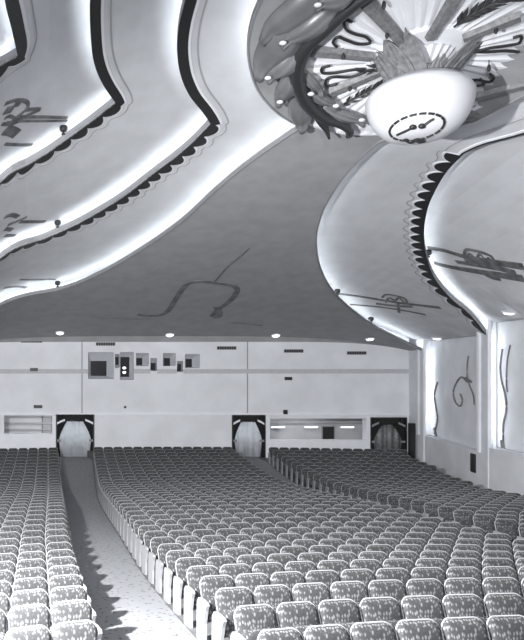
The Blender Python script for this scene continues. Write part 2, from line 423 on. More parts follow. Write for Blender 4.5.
for (o_, i_), lb in zip(ports, names):
    x0, x1, z0, z1 = bx_(o_[0]), bx_(o_[2]), bz_(o_[3]), bz_(o_[1]); a0, a1, c0, c1 = bx_(i_[0]), bx_(i_[2]), bz_(i_[3]), bz_(i_[1])
    t = empty('projection_window', ((x0+x1)/2, BY, z0), lb, 'window', 'projection windows in the back wall')
    ox, oz = (x0+x1)/2, z0
    bm = bmesh.new()
    o4 = [(x0, z0), (x1, z0), (x1, z1), (x0, z1)]; i4 = [(a0, c0), (a1, c0), (a1, c1), (a0, c1)]
    vo = [bm.verts.new((p[0]-ox, 0, p[1]-oz)) for p in o4]; vi = [bm.verts.new((p[0]-ox, .3, p[1]-oz)) for p in i4]
    for k in range(4): bm.faces.new((vo[k], vo[(k+1)%4], vi[(k+1)%4], vi[k]))
    bmesh.ops.solidify(bm, geom=bm.faces[:], thickness=.02)
    sf = obj('splayed_frame', bm, M['wallp'], t)
    bm = bmesh.new(); box(bm, a0-ox-.02, a1-ox+.02, .30, .33, c0-oz-.02, c1-oz+.02); obj('pane', bm, mat('dark_glass', g(.02), .15), sf)
    if 'lamp' in lb:
        for zz in (bz_(368), bz_(372.5)):
            bm = bmesh.new(); ellipsoid(bm, (a0-ox+.22, .22, zz-oz), .10, .05, .07); obj('lamp', bm, M['lamp'], t, True)
# bands, ledge, parapets
bm = bmesh.new(); box(bm, X0, X1-.4, BY-.012, BY+.01, bz_(373.5), bz_(368.5))
# leave the windows clear: build the band in runs between them
bm.free(); bm = bmesh.new()
for a, b in ((X0, bx_(88)), (bx_(134), bx_(150.3)), (bx_(157.2), bx_(176.8)), (bx_(183.2), bx_(410))):
    box(bm, a, b, BY-.012, BY+.01, bz_(373.5), bz_(369))
trim(bm, mat('wall_band', g(.54), .85, noise=.1))
bm = bmesh.new(); box(bm, X0, bx_(412), BY-.10, BY, bz_(415.3), bz_(413.5)); trim(bm, M['wallw'])
bm = bmesh.new(); box(bm, bx_(-60), bx_(56), BY-.06, BY, -.2, bz_(434)); trim(bm, M['wallw'])
bm = bmesh.new(); box(bm, bx_(264.5), bx_(370), BY-.06, BY, -.2, bz_(440)); box(bm, bx_(264.5), bx_(269.5), BY-.06, BY, bz_(440), bz_(415.5)); box(bm, bx_(366.5), bx_(370), BY-.06, BY, bz_(440), bz_(415.5)); trim(bm, M['wallw'])
bm = bmesh.new(); box(bm, bx_(52.5), bx_(56.5), BY-.06, BY, bz_(434), bz_(415.5)); trim(bm, M['wallw'])
for px in (82, 247.5):
    bm = bmesh.new(); box(bm, bx_(px)-.03, bx_(px)+.03, BY-.01, BY+.01, bz_(413), 7.6); trim(bm, M['fascia'])
def vent(px0, px1, py, label, h=3.2):
    t = empty('air_vent', (bx_((px0+px1)/2), BY, bz_(py)), label, 'vent', 'dark slot vents high on the back wall')
    w = (px1-px0)/PB/2; hh = h/PB/2
    bm = bmesh.new(); box(bm, -w, w, -.02, 0, -hh, hh); obj('duct_opening', bm, M['black'], t)
    bm = bmesh.new()
    for k in range(9): box(bm, -w+2*w*k/8-.012, -w+2*w*k/8+.012, -.035, -.02, -hh, hh)
    obj('grille', bm, M['fascia'], t)
for a in [(21, 42, 341, 'dark slot vent over the left end of the back wall'), (96, 115, 344, 'dark slot vent just above the large square projection window'),
          (217, 236, 348, 'dark slot vent between the projection windows and second doorway'), (284, 303, 351, 'dark slot vent above the lobby window on the right'),
          (347, 366, 353, 'dark slot vent nearest the bright wall cove')]: vent(*a)
def wallbox(px, py, w, h, label):
    bm = bmesh.new(); box(bm, -w/2, w/2, -.12, 0, -h/2, h/2); box(bm, -w/2+.04, w/2-.04, -.16, -.12, -h/2+.04, h/2-.04)
    o = obj('wall_fixture', bm, M['iron']); o.location = (bx_(px), BY, bz_(py)); tag(o, label, 'wall fixture', 'small dark fixtures on the back wall')
wallbox(34, 369.5, .45, .18, 'small dark fixture on the grey band at the left'); wallbox(38, 406.5, .5, .18, 'small dark fixture above the left lobby window')
wallbox(288, 378.5, .4, .18, 'small dark fixture on the grey band above the lobby window'); wallbox(285, 412, .22, .25, 'small dark box just above the ledge of the right lobby window')
wallbox(125, 407, .12, .12, 'tiny dark fixture above the blank wall by the doorway')

# lobby behind
bm = bmesh.new(); box(bm, X0, X1+.5, 45.2, 45.4, -.2, 3.2); struct('wall_lobby', bm, M['lobby'])
bm = bmesh.new(); box(bm, X0, X1+.5, BY+.45, 45.4, 3.2, 3.3); struct('ceiling_lobby', bm, M['lobby'])
bm = bmesh.new()
PL = F/45.2
box(bm, X0, X1, 45.1, 45.2, CAMZ-(424-CY)/PL, CAMZ-(422.5-CY)/PL); box(bm, X0, (50-CX)/PL, 45.1, 45.2, CAMZ-(430-CY)/PL, CAMZ-(429-CY)/PL); trim(bm, M['band'])
for k, px in enumerate((277, 310, 346)):
    bm = bmesh.new(); t = empty('strip_light', ((px-CX)/PL, 45.0, CAMZ-(427-CY)/PL), ('left', 'middle', 'right')[k]+' of the three short strip lights seen through the right lobby window', 'light', 'strip lights in the lobby')
    box(bm, -.40, .40, -.05, .0, -.025, .025); obj('tube', bm, M['lamp'], t)
    bm = bmesh.new(); box(bm, -.45, .45, 0, .1, -.05, .05); obj('housing', bm, M['wallw'], t)
t = empty('framed_poster', ((328-CX)/PL, 45.2, CAMZ-(440-CY)/PL), 'dark framed panel on the lobby wall between two strip lights', 'picture')
bm = bmesh.new(); box(bm, -.36, .36, -.05, -.01, 0, .85); obj('panel', bm, M['black'], t)
bm = bmesh.new(); box(bm, -.42, -.36, -.07, 0, -.06, .9); box(bm, .36, .42, -.07, 0, -.06, .9); box(bm, -.42, .42, -.07, 0, .85, .9); obj('frame', bm, M['fascia'], t)
t = empty('framed_poster', ((47-CX)/PL, 45.2, CAMZ-(434-CY)/PL), 'dark narrow panel inside the left lobby window', 'picture')
bm = bmesh.new(); box(bm, -.28, .28, -.05, -.01, 0, 1.1); obj('panel', bm, M['fascia'], t)
bm = bmesh.new(); box(bm, -.32, -.28, -.07, 0, -.06, 1.15); box(bm, .28, .32, -.07, 0, -.06, 1.15); obj('frame', bm, M['black'], t)
def lobby_light(x, e):
    l = bpy.data.lights.new('lobby_lamp', 'AREA'); l.energy = e; l.size = 3; l.size_y = 1.2; l.shape = 'RECTANGLE'; l.color = (.98, .99, 1)
    o = bpy.data.objects.new('lobby_lamp', l); C.objects.link(o); o.location = (x, 43.2, 3.15)
lobby_light(2.2, 150); lobby_light(-1.5, 40); lobby_light(12.2, 130); lobby_light(16.5, 60)

# curtained doorways
def drape_side(w, h, sgn, tie, bm):
    """one tied-back drape; x from outer edge (0) inward; folds in y"""
    secs = []
    for k in range(25):
        z = h*(1-k/24)
        zn = z/h
        if zn > tie: width = w*(.62*((zn-tie)/(1-tie))**1.5+.10)
        else: width = w*(.10+.10*(1-zn/tie))
        row = []
        for j in range(17):
            u = j/16
            row.append(Vector((sgn*(-u*width)+0.0, -.07-.05*math.sin(u*PI*7), z)))
        for j in range(16, -1, -1):
            u = j/16
            row.append(Vector((sgn*(-u*width), -.03-.05*math.sin(u*PI*7), z)))
        secs.append(row)
    loft(bm, secs)
def doorway(n, px0, px1, pyt, label, dark=False):
    x0, x1 = bx_(px0), bx_(px1); h = bz_(pyt); w = x1-x0; cx_ = (x0+x1)/2
    bm = bmesh.new()
    box(bm, x0-.07, x0, BY-.1, BY+.3, 0, h+.07); box(bm, x1, x1+.07, BY-.1, BY+.3, 0, h+.07); box(bm, x0, x1, BY-.1, BY+.3, h, h+.07)
    o = struct('door_%d' % n, bm, M['iron'])
    for s, nm in ((-1, 'left'), (1, 'right')):
        t = empty('tied_curtain', (x0 if s < 0 else x1, BY+.12, 0), 'dark %s curtain tied back in the %s' % (nm, label), 'curtain', 'dark tied-back doorway curtains')
        bm = bmesh.new(); drape_side(w*.54 if not dark else w*.72, h, 1 if s > 0 else -1, .40, bm); obj('drape', bm, M['drape'], t, True)
        bm = bmesh.new(); box(bm, -.12-.1*s if s > 0 else -.02, .02 if s > 0 else .22, -.16, -.0, h*.38, h*.43); obj('tieback', bm, M['fascia'], t)
    t = empty('scalloped_valance', (cx_, BY+.0, h), 'white and dark swagged valance across the %s' % label, 'valance', 'doorway valances')
    bm = bmesh.new(); secs = []
    for k in range(41):
        u = -1+2*k/40
        dz = .10+.34*u*u if True else 0
        secs.append([Vector((u*w/2, -.02, -.10-.30*u*u+.0)), Vector((u*w/2, -.02, -.16-.30*u*u-.06)), Vector((u*w/2, -.06, -.16-.30*u*u-.06)), Vector((u*w/2, -.06, -.10-.30*u*u))])
    loft(bm, secs); obj('swag', bm, M['fascia'] if dark else M['wallw'], t)
    bm = bmesh.new(); secs = []
    for k in range(41):
        u = -1+2*k/40; dz = .05*abs(math.sin(k*PI/5))
        secs.append([Vector((u*w*.28, -.07, 0)), Vector((u*w*.28, -.07, -.30-dz)), Vector((u*w*.28, -.10, -.30-dz)), Vector((u*w*.28, -.10, 0))])
    loft(bm, secs); obj('pelmet', bm, M['drape'], t)
    # pale inner drape pair standing behind
    for s, nm in ((-1, 'left'), (1, 'right')):
        bm = bmesh.new(); secs = []
        for k in range(33):
            u = k/32
            x = cx_+s*u*w*.5; y = BY+.24+.04*math.sin(u*PI*5)
            secs.append([Vector((x, y, .02)), Vector((x, y, h-.05)), Vector((x, y+.02, h-.05)), Vector((x, y+.02, .02))])
        loft(bm, secs)
        o = obj('pale_curtain', bm, M['feather'] if dark else M['drapel'], None, True)
        tag(o, '%s %s inner curtain closing the %s' % ('grey' if dark else 'pale', nm, label), 'curtain', 'pale inner doorway curtains')
doorway(1, 57, 93, 415.5, 'doorway at the top of the left aisle')
doorway(2, 233, 264, 416, 'doorway at the top of the right aisle')
doorway(3, 371, 405, 418.5, 'dark doorway in the far right corner', True)
bm = bmesh.new(); box(bm, bx_(87), bx_(92.5), BY-.35, BY-.1, 0, .42); tag(obj('dark_box', bm, M['iron']), 'low dark box at the foot of the left doorway curtain', 'box')

# ------------------------------------------------------------------ right wall with vertical coves
def wall_run(bm, a, b, z0, z1, th=.12):
    a = Vector(a); b = Vector(b); t = (b-a).normalized(); n = Vector((-t.y, t.x))
    if n.x < 0: n = -n
    q = [a, b, b+n*th, a+n*th]
    v = [bm.verts.new((p.x, p.y, z)) for z in (z0, z1) for p in q]
    for f in ((0,1,2,3),(7,6,5,4),(0,4,5,1),(1,5,6,2),(2,6,7,3),(3,7,4,0)): bm.faces.new([v[i] for i in f])
bm = bmesh.new()
wall_run(bm, (21.66, 41.2), (21.24, 38.75), -.6, 8.2)
wall_run(bm, (22.0, 39.5), (20.2, 30.9+.3), 1.5, 9.2)
wall_run(bm, (21.3, 38.75), (19.66, 30.75), -.8, 1.5, .5)
wall_run(bm, (19.80, 31.45), (19.66, 30.75), -.8, 8.5)
wall_run(bm, (20.42, 31.6), (18.75, 16), 1.8, 12.2)
wall_run(bm, (19.7, 30.75), (18.2, 16), -.8, 1.8, .5)
box(bm, 21.24, 22.1, 39.3, 39.5, 1.5, 8.2); box(bm, 19.7, 20.6, 31.45, 31.6, 1.5, 9.0)
bmesh.ops.recalc_face_normals(bm, faces=bm.faces[:])
struct('wall_right', bm, M['side'])
for (x, y, z0, z1, lb) in ((21.42, 39.1, 1.6, 6.35, 'vertical white lamp tube in the wall cove near the back corner'), (19.86, 31.15, 1.9, 7.0, 'vertical white lamp tube in the nearer right wall cove')):
    bm = bmesh.new(); tube(bm, [(x, y, z0), (x, y, z1)], .035, 6); tag(obj('cove_light', bm, M['tube']), lb, 'light')
bm = bmesh.new(); wall_run(bm, (-6.9, 41.2), (-4.4, 27.5), -.8, 9, .2); wall_run(bm, (-4.4, 27.5), (-4.4, 12.8), -.8, 14, .2)
bmesh.ops.recalc_face_normals(bm, faces=bm.faces[:]); struct('wall_left', bm, M['side'])
# ornaments on right wall : point on wall run through pixel column
def on_wall(px, py, a, b, inset=.03):
    sx = (px-CX)/F
    (ax, ay), (bx2, by2) = a, b
    # x = sx*y ; line
    t = (sx*ay-ax)/((bx2-ax)-sx*(by2-ay)); x = ax+(bx2-ax)*t; y = ay+(by2-ay)*t
    return Vector((x-inset, y, CAMZ+(CY-py)/F*y))
W2 = ((22.0, 39.5), (20.2, 31.2)); W3 = ((20.42, 31.6), (18.75, 16)); W1L = ((21.3, 38.75), (19.66, 30.75))
def wall_orn(lines, seg, label):
    bm = bmesh.new()
    for pts, r in lines: tube(bm, [on_wall(p[0], p[1], *seg) for p in catmull(pts, 6)], r, 6)
    tag(obj('painted_scroll', bm, M['paint_mid']), label, 'painted ornament')
wall_orn([([(469, 356), (468, 365), (468, 376), (470, 385), (474, 395), (475, 405)], .04), ([(468, 382), (462, 377), (457, 383), (454, 392), (456, 402), (461, 406), (463, 400), (461, 394)], .045), ([(466, 378), (472, 382)], .06)], W2, 'spiral scroll painted on the wall between the two bright coves')
wall_orn([([(438, 382), (435, 395), (437, 410), (438, 420), (435, 434)], .05), ([(435, 428), (437, 436)], .08)], W2, 'wavy painted line beside the rear bright wall cove')
wall_orn([([(503, 349), (501, 365), (502, 380), (506, 395), (507, 410), (504, 425), (504, 445)], .045), ([(511, 345), (508, 360), (507, 380), (508, 392)], .03), ([(503, 440), (504, 449)], .1)], W3, 'long wavy painted line beside the nearer bright wall cove')
def wall_vent(px, py0, py1, w, seg, label):
    bm = bmesh.new(); p0 = on_wall(px, py0, *seg, .06); p1 = on_wall(px+w, py1, *seg, .06)
    q0 = on_wall(px+w, py0, *seg, .06)
    z0 = min(p0.z, p1.z); z1 = max(p0.z, p1.z)
    secs = [[p0.xy, z0, z1], [q0.xy, z0, z1]]
    v = [Vector((p0.x, p0.y, z0)), Vector((q0.x, q0.y, z0)), Vector((q0.x, q0.y, z1)), Vector((p0.x, p0.y, z1))]
    loft(bm, [v, [p+Vector((.07, 0, 0)) for p in v]])
    for k in range(1, 6):
        z = z0+(z1-z0)*k/6; tube(bm, [v[0]*1+Vector((-.015, 0, z-z0)), v[1]+Vector((-.015, 0, z-z0))], .012, 4)
    tag(obj('wall_grille', bm, M['iron']), label, 'vent')
wall_vent(471.5, 453, 473, 4.5, W1L, 'tall dark grille low on the wall between the two coves')
bm = bmesh.new(); box(bm, 21.05, 21.3, 39.7, 40.0, 0, 2.1); tag(obj('dark_post', bm, M['iron']), 'dark narrow post standing in the far right corner by the doorway', 'post')

# ------------------------------------------------------------------ medallion and chandelier
mc = on_ceiling(418, 58, 0); MX, MY = mc; MZ = CAMZ+H0(MX, MY)
gy = (H0(MX, MY+.5)-H0(MX, MY-.5)); gx = (H0(MX+.5, MY)-H0(MX-.5, MY))
MN = Vector((gx, gy, -1)).normalized()          # facing down into the hall
MU = Vector((1, 0, gx)).normalized(); MV = MN.cross(MU).normalized()
if MV.y > 0: MV = -MV                            # towards the stage (up in the picture)
def mpt(px, py, drop=.1):
    """point on the medallion plane lowered by drop"""
    o = Vector((0, 0, CAMZ)); r = Vector(((px-CX)/F, 1, (CY-py)/F)); c = Vector((MX, MY, MZ))+MN*drop
    return o+r*((c-o).dot(MN)/r.dot(MN))
med = empty('ceiling_medallion', (MX, MY, MZ), 'white sunburst ceiling medallion with dark ribs, scrolls and sprigs', 'medallion')
def local(bm):
    for v in bm.verts: v.co -= Vector((MX, MY, MZ))
    return bm
bm = bmesh.new(); NS = 96
prof = [(3.3, -.02), (3.3, .10), (3.2, .15), (3.05, .10), (1.3, .07), (1.2, .14), (.7, .16), (.02, .16)]
secs = []
for r, dn in prof:
    secs.append([Vector((MX, MY, MZ))+MU*(r*math.cos(2*PI*k/NS))+MV*(r*math.sin(2*PI*k/NS))+MN*(dn+(.03*(k % 2) if 1.2 < r < 3.1 else 0)) for k in range(NS)])
loft(bm, secs); bmesh.ops.recalc_face_normals(bm, faces=bm.faces[:])
obj('disc', local(bm), M['wallw'], med)
ribs = [((402, 42), (366, 2)), ((430, 37), (456, -4)), ((463, 37), (520, 15)), ((372, 56), (311, 50)), ((383, 69), (320, 96)), ((470, 97), (524, 84)), ((459, 108), (475, 118)), ((396, 78), (386, 92)), ((440, 84), (448, 93))]
for a, b in ribs:
    p, q = mpt(*a, .16), mpt(*b, .16); t = (q-p).normalized(); n = t.cross(MN).normalized()
    bm = bmesh.new(); w0, w1 = .13, .17
    loft(bm, [[p-n*w0, p+n*w0, p+n*w0*.6+MN*.12, p-n*w0*.6+MN*.12], [q-n*w1, q+n*w1, q+n*w1*.6+MN*.12, q-n*w1*.6+MN*.12]])
    bmesh.ops.recalc_face_normals(bm, faces=bm.faces[:])
    obj('rib', local(bm), M['feather'], med)
curls = [[(352, 22), (345, 20), (346, 29), (355, 34), (366, 37), (370, 43), (358, 44), (346, 40), (338, 37), (333, 42), (337, 47)],
         [(330, 66), (322, 68), (323, 73), (335, 73), (352, 70), (365, 69)], [(365, 72), (350, 77), (333, 77), (326, 80), (327, 86), (337, 84)],
         [(374, 70), (362, 71), (355, 69)],
         [(513, 38), (521, 36), (519, 43), (505, 46), (490, 48), (478, 51), (468, 53)], [(519, 52), (505, 51), (490, 52), (478, 52)],
         [(452, 74), (460, 76), (466, 83), (474, 86), (484, 84), (480, 79)], [(458, 76), (470, 80), (478, 80), (489, 82), (494, 78), (490, 74)],
         ]
for c in curls:
    bm = bmesh.new(); tube(bm, [mpt(p[0], p[1], .2) for p in catmull(c, 5)], .036, 6); obj('scroll', local(bm), M['iron'], med, True)
def sprig(pts, n, sz):
    bm = bmesh.new(); P = [mpt(p[0], p[1], .2) for p in catmull(pts, 6)]; tube(bm, P, .03, 5)
    for k in range(n):
        i = int((k+.7)/n*(len(P)-2)); p = P[i]; t = (P[i+1]-P[i]).normalized(); nn = t.cross(MN).normalized()
        for s in (-1, 1):
            tip = p+t*sz+nn*s*sz*.7; md = (p+tip)/2
            sd = (tip-p).normalized().cross(MN)*sz*.16
            loft(bm, [[p, p+MN*.01, p+MN*.02], [md-sd, md+MN*.05, md+sd], [tip, tip+MN*.01, tip+MN*.02]])
    obj('leafy_sprig', local(bm), M['stalk'], med)
sprig([(344, 104), (360, 95), (374, 88), (386, 82)], 7, .28)
sprig([(454, 27), (466, 18), (480, 10), (500, 0), (515, -4)], 8, .38)
sprig([(385, 66), (376, 68)], 2, .3)
for a in [(343, 56), (350, 88), (496, 30), (489, 68), (387, 35), (384, 5)]:
    p = mpt(a[0], a[1], .3); bm = bmesh.new(); ellipsoid(bm, p, .045, .045, .10, 10); tube(bm, [p+Vector((0, 0, .09)), p+Vector((0, 0, .3))], .012, 5); obj('crystal_drop', local(bm), M['iron'], med)
# bowl pendant
BZ = CAMZ+(CY-97)/F*MY        # rim height
BR = 1.24; BX = (419-CX)/F*MY
ch = empty('pendant_lamp', (BX, MY, MZ), 'large white bowl pendant with feather plumes under the medallion', 'lamp')
def loc2(bm):
    for v in bm.verts: v.co -= Vector((BX, MY, MZ))
    return bm
bprof = []
BD = 1.12
for k in range(15):
    a = k/14*PI/2; bprof.append((BR*math.cos(a)**.75 if k < 14 else .01, -BD*math.sin(a)))
bprof = [(BR*.80, .30), (BR*.93, .17)]+bprof
outer = bprof; inner = [(max(.005, r-.05), z+.04) for r, z in bprof[::-1]]
bm = bmesh.new(); lathe(bm, outer+inner, (BX, MY, BZ), 56); bmesh.ops.recalc_face_normals(bm, faces=bm.faces[:]); bowl = obj('bowl', loc2(bm), M['bowl'], ch, True)
bm = bmesh.new(); tube(bm, [(BX+.9*math.cos(2*PI*k/32), MY+.9*math.sin(2*PI*k/32), BZ+.0) for k in range(33)], .045, 6); obj('lamp_ring', loc2(bm), mat('bright_lamp', (.97, .98, 1), .5, emit=190), ch)
def on_bowl(px, py):
    o = Vector((0, 0, CAMZ)); r = Vector(((px-CX)/F, 1, (CY-py)/F)).normalized(); c = Vector((BX, MY, BZ)); s = Vector((BR, BR, BD))
    best = None; t = MY-3.0
    while t < MY+6:
        p = o+r*t; rr = math.hypot(p.x-c.x, p.y-c.y)
        zz = c.z-p.z
        if 0 <= zz <= BD:
            a = math.asin(min(1, zz/BD)); lim = BR*max(0, math.cos(a))**.75
            if rr <= lim: return p-r*.03
        t += .01
    return None
ring = []
ECX, ECY, ea, eb, rot = 417, 127, 28, 12.5, -.22
for k in range(73):
    a = 2*PI*k/72; x = ea*math.cos(a); y = eb*math.sin(a)
    q = on_bowl(ECX+x*math.cos(rot)-y*math.sin(rot), ECY+x*math.sin(rot)+y*math.cos(rot)); ring.append(q)
def run(pts): return [p for p in pts if p is not None]
bm = bmesh.new()
for k in range(0, 72, 4):
    s = run(ring[k:k+4])
    if len(s) > 1: tube(bm, s, .03, 6)
obj('ring', loc2(bm), M['iron'], bowl)
for pts, r in (([(397, 135), (408, 130), (414, 127)], .03), ([(423, 126), (430, 121), (434, 119)], .03), ([(405, 139), (411, 142), (417, 139), (424, 141)], .05)):
    s = run([on_bowl(*p) for p in catmull(pts, 5)])
    if len(s) > 1:
        bm = bmesh.new(); tube(bm, s, r, 6); obj('scroll', loc2(bm), M['iron'], bowl)
for px, py in ((413, 127), (422, 126), (411, 141), (420, 141)):
    p = on_bowl(px, py)
    if p: bm = bmesh.new(); ellipsoid(bm, p, .09, .07, .07, 10); obj('knob', loc2(bm), M['iron'], bowl, True)
bm = bmesh.new()
HT = MZ-BZ
NF = 24
secs = []
for k, (r, z) in enumerate([(.5, -.35), (.42, .0), (.36, .35), (.42, .7), (.50, HT-.35), (.72, HT-.12), (.8, HT-.02)]):
    secs.append([Vector((BX+r*(1+.06*(j % 2))*math.cos(2*PI*j/(2*NF)), MY+r*(1+.06*(j % 2))*math.sin(2*PI*j/(2*NF)), BZ+z)) for j in range(2*NF)])
loft(bm, secs); obj('fluted_stem', loc2(bm), M['bowl'], ch)
def feather(ang, h, out, wd, name='feather'):
    bm = bmesh.new(); rows = []
    ca, sa = math.cos(ang), math.sin(ang)
    for k in range(15):
        u = k/14; r = .5+out*u**1.2; z = .1+h*u
        w = wd*math.sin(PI*min(1, .18+.82*u**.9))**.6*(1 if u < 1 else .3)+.02
        row = []
        for j in range(9):
            v = -1+j/4; rr = r-.10*abs(v)+.02*(j % 2)
            row.append(Vector((BX+ca*rr-sa*v*w, MY+sa*rr+ca*v*w, BZ+z-.12*abs(v))))
        rows.append(row)
    fr = [r_+[p+Vector((-ca*.03, -sa*.03, .02)) for p in r_[::-1]] for r_ in rows]
    loft(bm, fr); bmesh.ops.recalc_face_normals(bm, faces=bm.faces[:]); obj(name, loc2(bm), M['feather'], ch)
for ang in (-PI*.93, -PI*.83, -PI*.72, -PI*.28, -PI*.17, -PI*.07): feather(ang, 1.12, 1.0, .30)
for ang in (-PI*.5, PI*.3, PI*.7): feather(ang, .6, .4, .28)

# acanthus plume round the left edge of the medallion
pl = empty('leaf_plume', tuple(mpt(300, 60, .3)), 'big silvery leaf plume with dark stalk curling round the medallion edge', 'ornament')
PO = Vector(pl.location)
def loc3(bm):
    for v in bm.verts: v.co -= PO
    return bm
stk = catmull([(385, -14), (365, -3), (345, 12), (325, 29), (308, 44), (299, 60), (297, 75), (302, 94), (312, 108), (325, 118), (339, 123), (348, 129), (350, 135), (346, 137)], 5)
n = len(stk); bm = bmesh.new()
rr = [.10+.10*math.sin(PI*min(1, k/n*1.15))**1 if k < n*.85 else .10*(1-(k/n-.85)/.15)+.03 for k in range(n)]
tube(bm, [mpt(p[0], p[1], .42) for p in stk], rr, 10); obj('stalk', loc3(bm), M['stalk'], pl, True)
def leaf(b, t, wl, wr, drop=.35, bulge=.28, curl=.18, m=None, name='leaf'):
    """cupped blade from base px b to tip px t; wl/wr widths in metres either side"""
    P, Q = mpt(b[0], b[1], drop), mpt(t[0], t[1], drop+.12); ax = Q-P; Lh = ax.length; T = ax.normalized(); N = T.cross(MN).normalized()
    bm = bmesh.new(); secs = []
    for k in range(15):
        u = k/14; w = math.sin(PI*(.12+.83*u))**.75; c = P+ax*u+MN*(bulge*math.sin(PI*u))
        if u > .85: c += MN*curl*((u-.85)/.15)
        row = []
        for j in range(11):
            v = -1+j/5; ww = (wl if v < 0 else wr)*w
            row.append(c+N*(v*ww)-MN*(.55*ww*v*v)+MN*.02*math.cos(v*9))
        row += [p-MN*.035 for p in row[::-1]]
        secs.append(row)
    loft(bm, secs); bmesh.ops.recalc_face_normals(bm, faces=bm.faces[:]); obj(name, loc3(bm), m or M['leaf'], pl, True)
leaf((350, -22), (262, 40), .5, .55, .1, .3); leaf((318, 2), (259, 77), .42, .62, .2, .3)
leaf((345, 2), (282, 44), .30, .32, .3, .3); leaf((362, -14), (316, 5), .3, .3, .34, .3)
leaf((306, 44), (268, 79), .32, .34, .3, .3); leaf((298, 66), (278, 103), .34, .30, .28, .26)
leaf((300, 88), (302, 129), .42, .34, .24, .2); leaf((312, 104), (329, 134), .12, .14, .3, .1, m=M['stalk'])
leaf((306, 88), (336, 106), .16, .2, .3, .16); leaf((322, 108), (364, 122), .2, .22, .3, .16)
leaf((302, 72), (322, 92), .14, .14, .3, .14)
def tipk(px, py):  # white blobs standing in for highlights on the leaf tips
    bm = bmesh.new(); ellipsoid(bm, mpt(px, py, .62), .09, .07, .05, 10); obj('tip_highlight', loc3(bm), M['bowl'], pl, True)
for q in ((283, 43), (268, 78), (280, 102), (318, 5), (336, 106), (362, 120), (311, 94)): tipk(*q)

# ------------------------------------------------------------------ seats
def rr_section(w, z0, z1, rt, rb, n=6):
    """rounded outline in x,z : list of (x,z) counter-clockwise"""
    P = []
    for (cx_, cz_, r, a0) in ((w-rt, z1-rt, rt, 0), (-w+rt, z1-rt, rt, 90), (-w+rb, z0+rb, rb, 180), (w-rb, z0+rb, rb, 270)):
        for k in range(n+1):
            a = math.radians(a0+90*k/n); P.append((cx_+r*math.cos(a), cz_+r*math.sin(a)))
    return P
REC = .22
def lean(p, base=.42):       # recline of the back
    return Vector((p[0], p[1]+(p[2]-base)*REC, p[2]))
def back_bm(n=6, rings=((1.0, .02), (1.0, -.005), (.955, -.04), (.8, -.065))):
    bm = bmesh.new(); base = rr_section(.266, .43, .88, .105, .14, n); c = (0, .68)
    def crown(x, z): return z+(.018*(1-(x/.26)**2) if z > .6 else -.0)
    def tap(x, z): return x*(1-.18*max(0, (.68-z)/.25))
    secs = [[lean((tap(c[0]+(x-c[0])*s, z), y+.12*(x/.26)**2*-.35, crown(x, c[1]+(z-c[1])*s))) for x, z in base] for s, y in rings]
    loft(bm, secs); bmesh.ops.recalc_face_normals(bm, faces=bm.faces[:]); return bm
def rim_pts(n=6):
    base = rr_section(.266, .43, .88, .105, .14, n)
    return [lean((x*(1-.18*max(0, (.68-z)/.25)), .0-.042*(x/.26)**2, z+(.018*(1-(x/.26)**2) if z > .6 else 0))) for x, z in base]
def rim_bm(n=6, r=.010, sides=5):
    bm = bmesh.new(); P = rim_pts(n); half = len(P)
    # start at lower right, over the top, to lower left
    order = P[-(n+1)//1:] if False else P
    path = [P[-1]]+P[:3*(n+1)]
    tube(bm, path, r, sides); return bm
def shell_bm():
    bm = bmesh.new(); base = rr_section(.25, .36, .86, .12, .06, 4)
    loft(bm, [[lean((x*.98, .025, z)) for x, z in base], [lean((x*.95, .05, z)) for x, z in base]]); bmesh.ops.recalc_face_normals(bm, faces=bm.faces[:]); return bm
def cushion_bm():
    bm = bmesh.new(); base = rr_section(.225, .30, .66, .05, .14, 5)
    secs = []
    for s, y in ((.9, -.07), (1.0, -.085), (1.0, -.14), (.9, -.165), (.6, -.175)):
        secs.append([lean((x*s, y, .48+(z-.48)*s)) for x, z in base])
    loft(bm, secs); bmesh.ops.recalc_face_normals(bm, faces=bm.faces[:]); return bm
def leg_bm(x):
    bm = bmesh.new()
    box(bm, x-.016, x+.016, -.06, .06, 0, .56); box(bm, x-.02, x+.02, -.16, .14, 0, .03)
    return bm
def arm_bm(x):
    bm = bmesh.new(); P = [(-.30, .585), (-.22, .60), (-.05, .605), (.07, .60)]
    loft(bm, [[Vector((x-.026, y, z)), Vector((x+.026, y, z)), Vector((x+.026, y, z+.03)), Vector((x-.026, y, z+.03))] for y, z in P])
    box(bm, x-.012, x+.012, -.10, .04, .5, .59); return bm
def panel_bm(x):
    bm = bmesh.new()
    prof = [(-.17, 0), (-.17, .30), (-.22, .50), (-.26, .585), (-.23, .62), (-.1, .63), (.02, .62), (.07, .55), (.08, .3), (.08, 0)]
    a = [bm.verts.new((x-.024, y, z)) for y, z in prof]; b = [bm.verts.new((x+.024, y, z)) for y, z in prof]
    bm.faces.new(a); bm.faces.new(b[::-1])
    for k in range(len(prof)): bm.faces.new((a[k], a[(k+1)%len(prof)], b[(k+1)%len(prof)], b[k]))
    bmesh.ops.recalc_face_normals(bm, faces=bm.faces[:]); return bm
parts = []
def proto(name, bm, m, smooth=False):
    me = bpy.data.meshes.new(name); bm.to_mesh(me); bm.free(); me.materials.append(m)
    if smooth:
        for p in me.polygons: p.use_smooth = True
    return (name, me)
P_BACK = proto('backrest', back_bm(), M['fabric'], True); P_RIM = proto('rim', rim_bm(), M['piping'], True)
P_SHELL = proto('back_shell', shell_bm(), M['shell']); P_SEAT = proto('seat', cushion_bm(), M['fabric'], True)
P_LEG = proto('leg', leg_bm(-.275), M['shell']); P_ARM = proto('armrest', arm_bm(-.275), M['piping'])
P_PL = proto('aisle_panel', panel_bm(-.275), M['panel']); P_PR = proto('aisle_panel', panel_bm(.275), M['panel'])
PIT = .55
rows = []
d = 7.0
e0 = e_of(2.33, 6.58)
e = e0
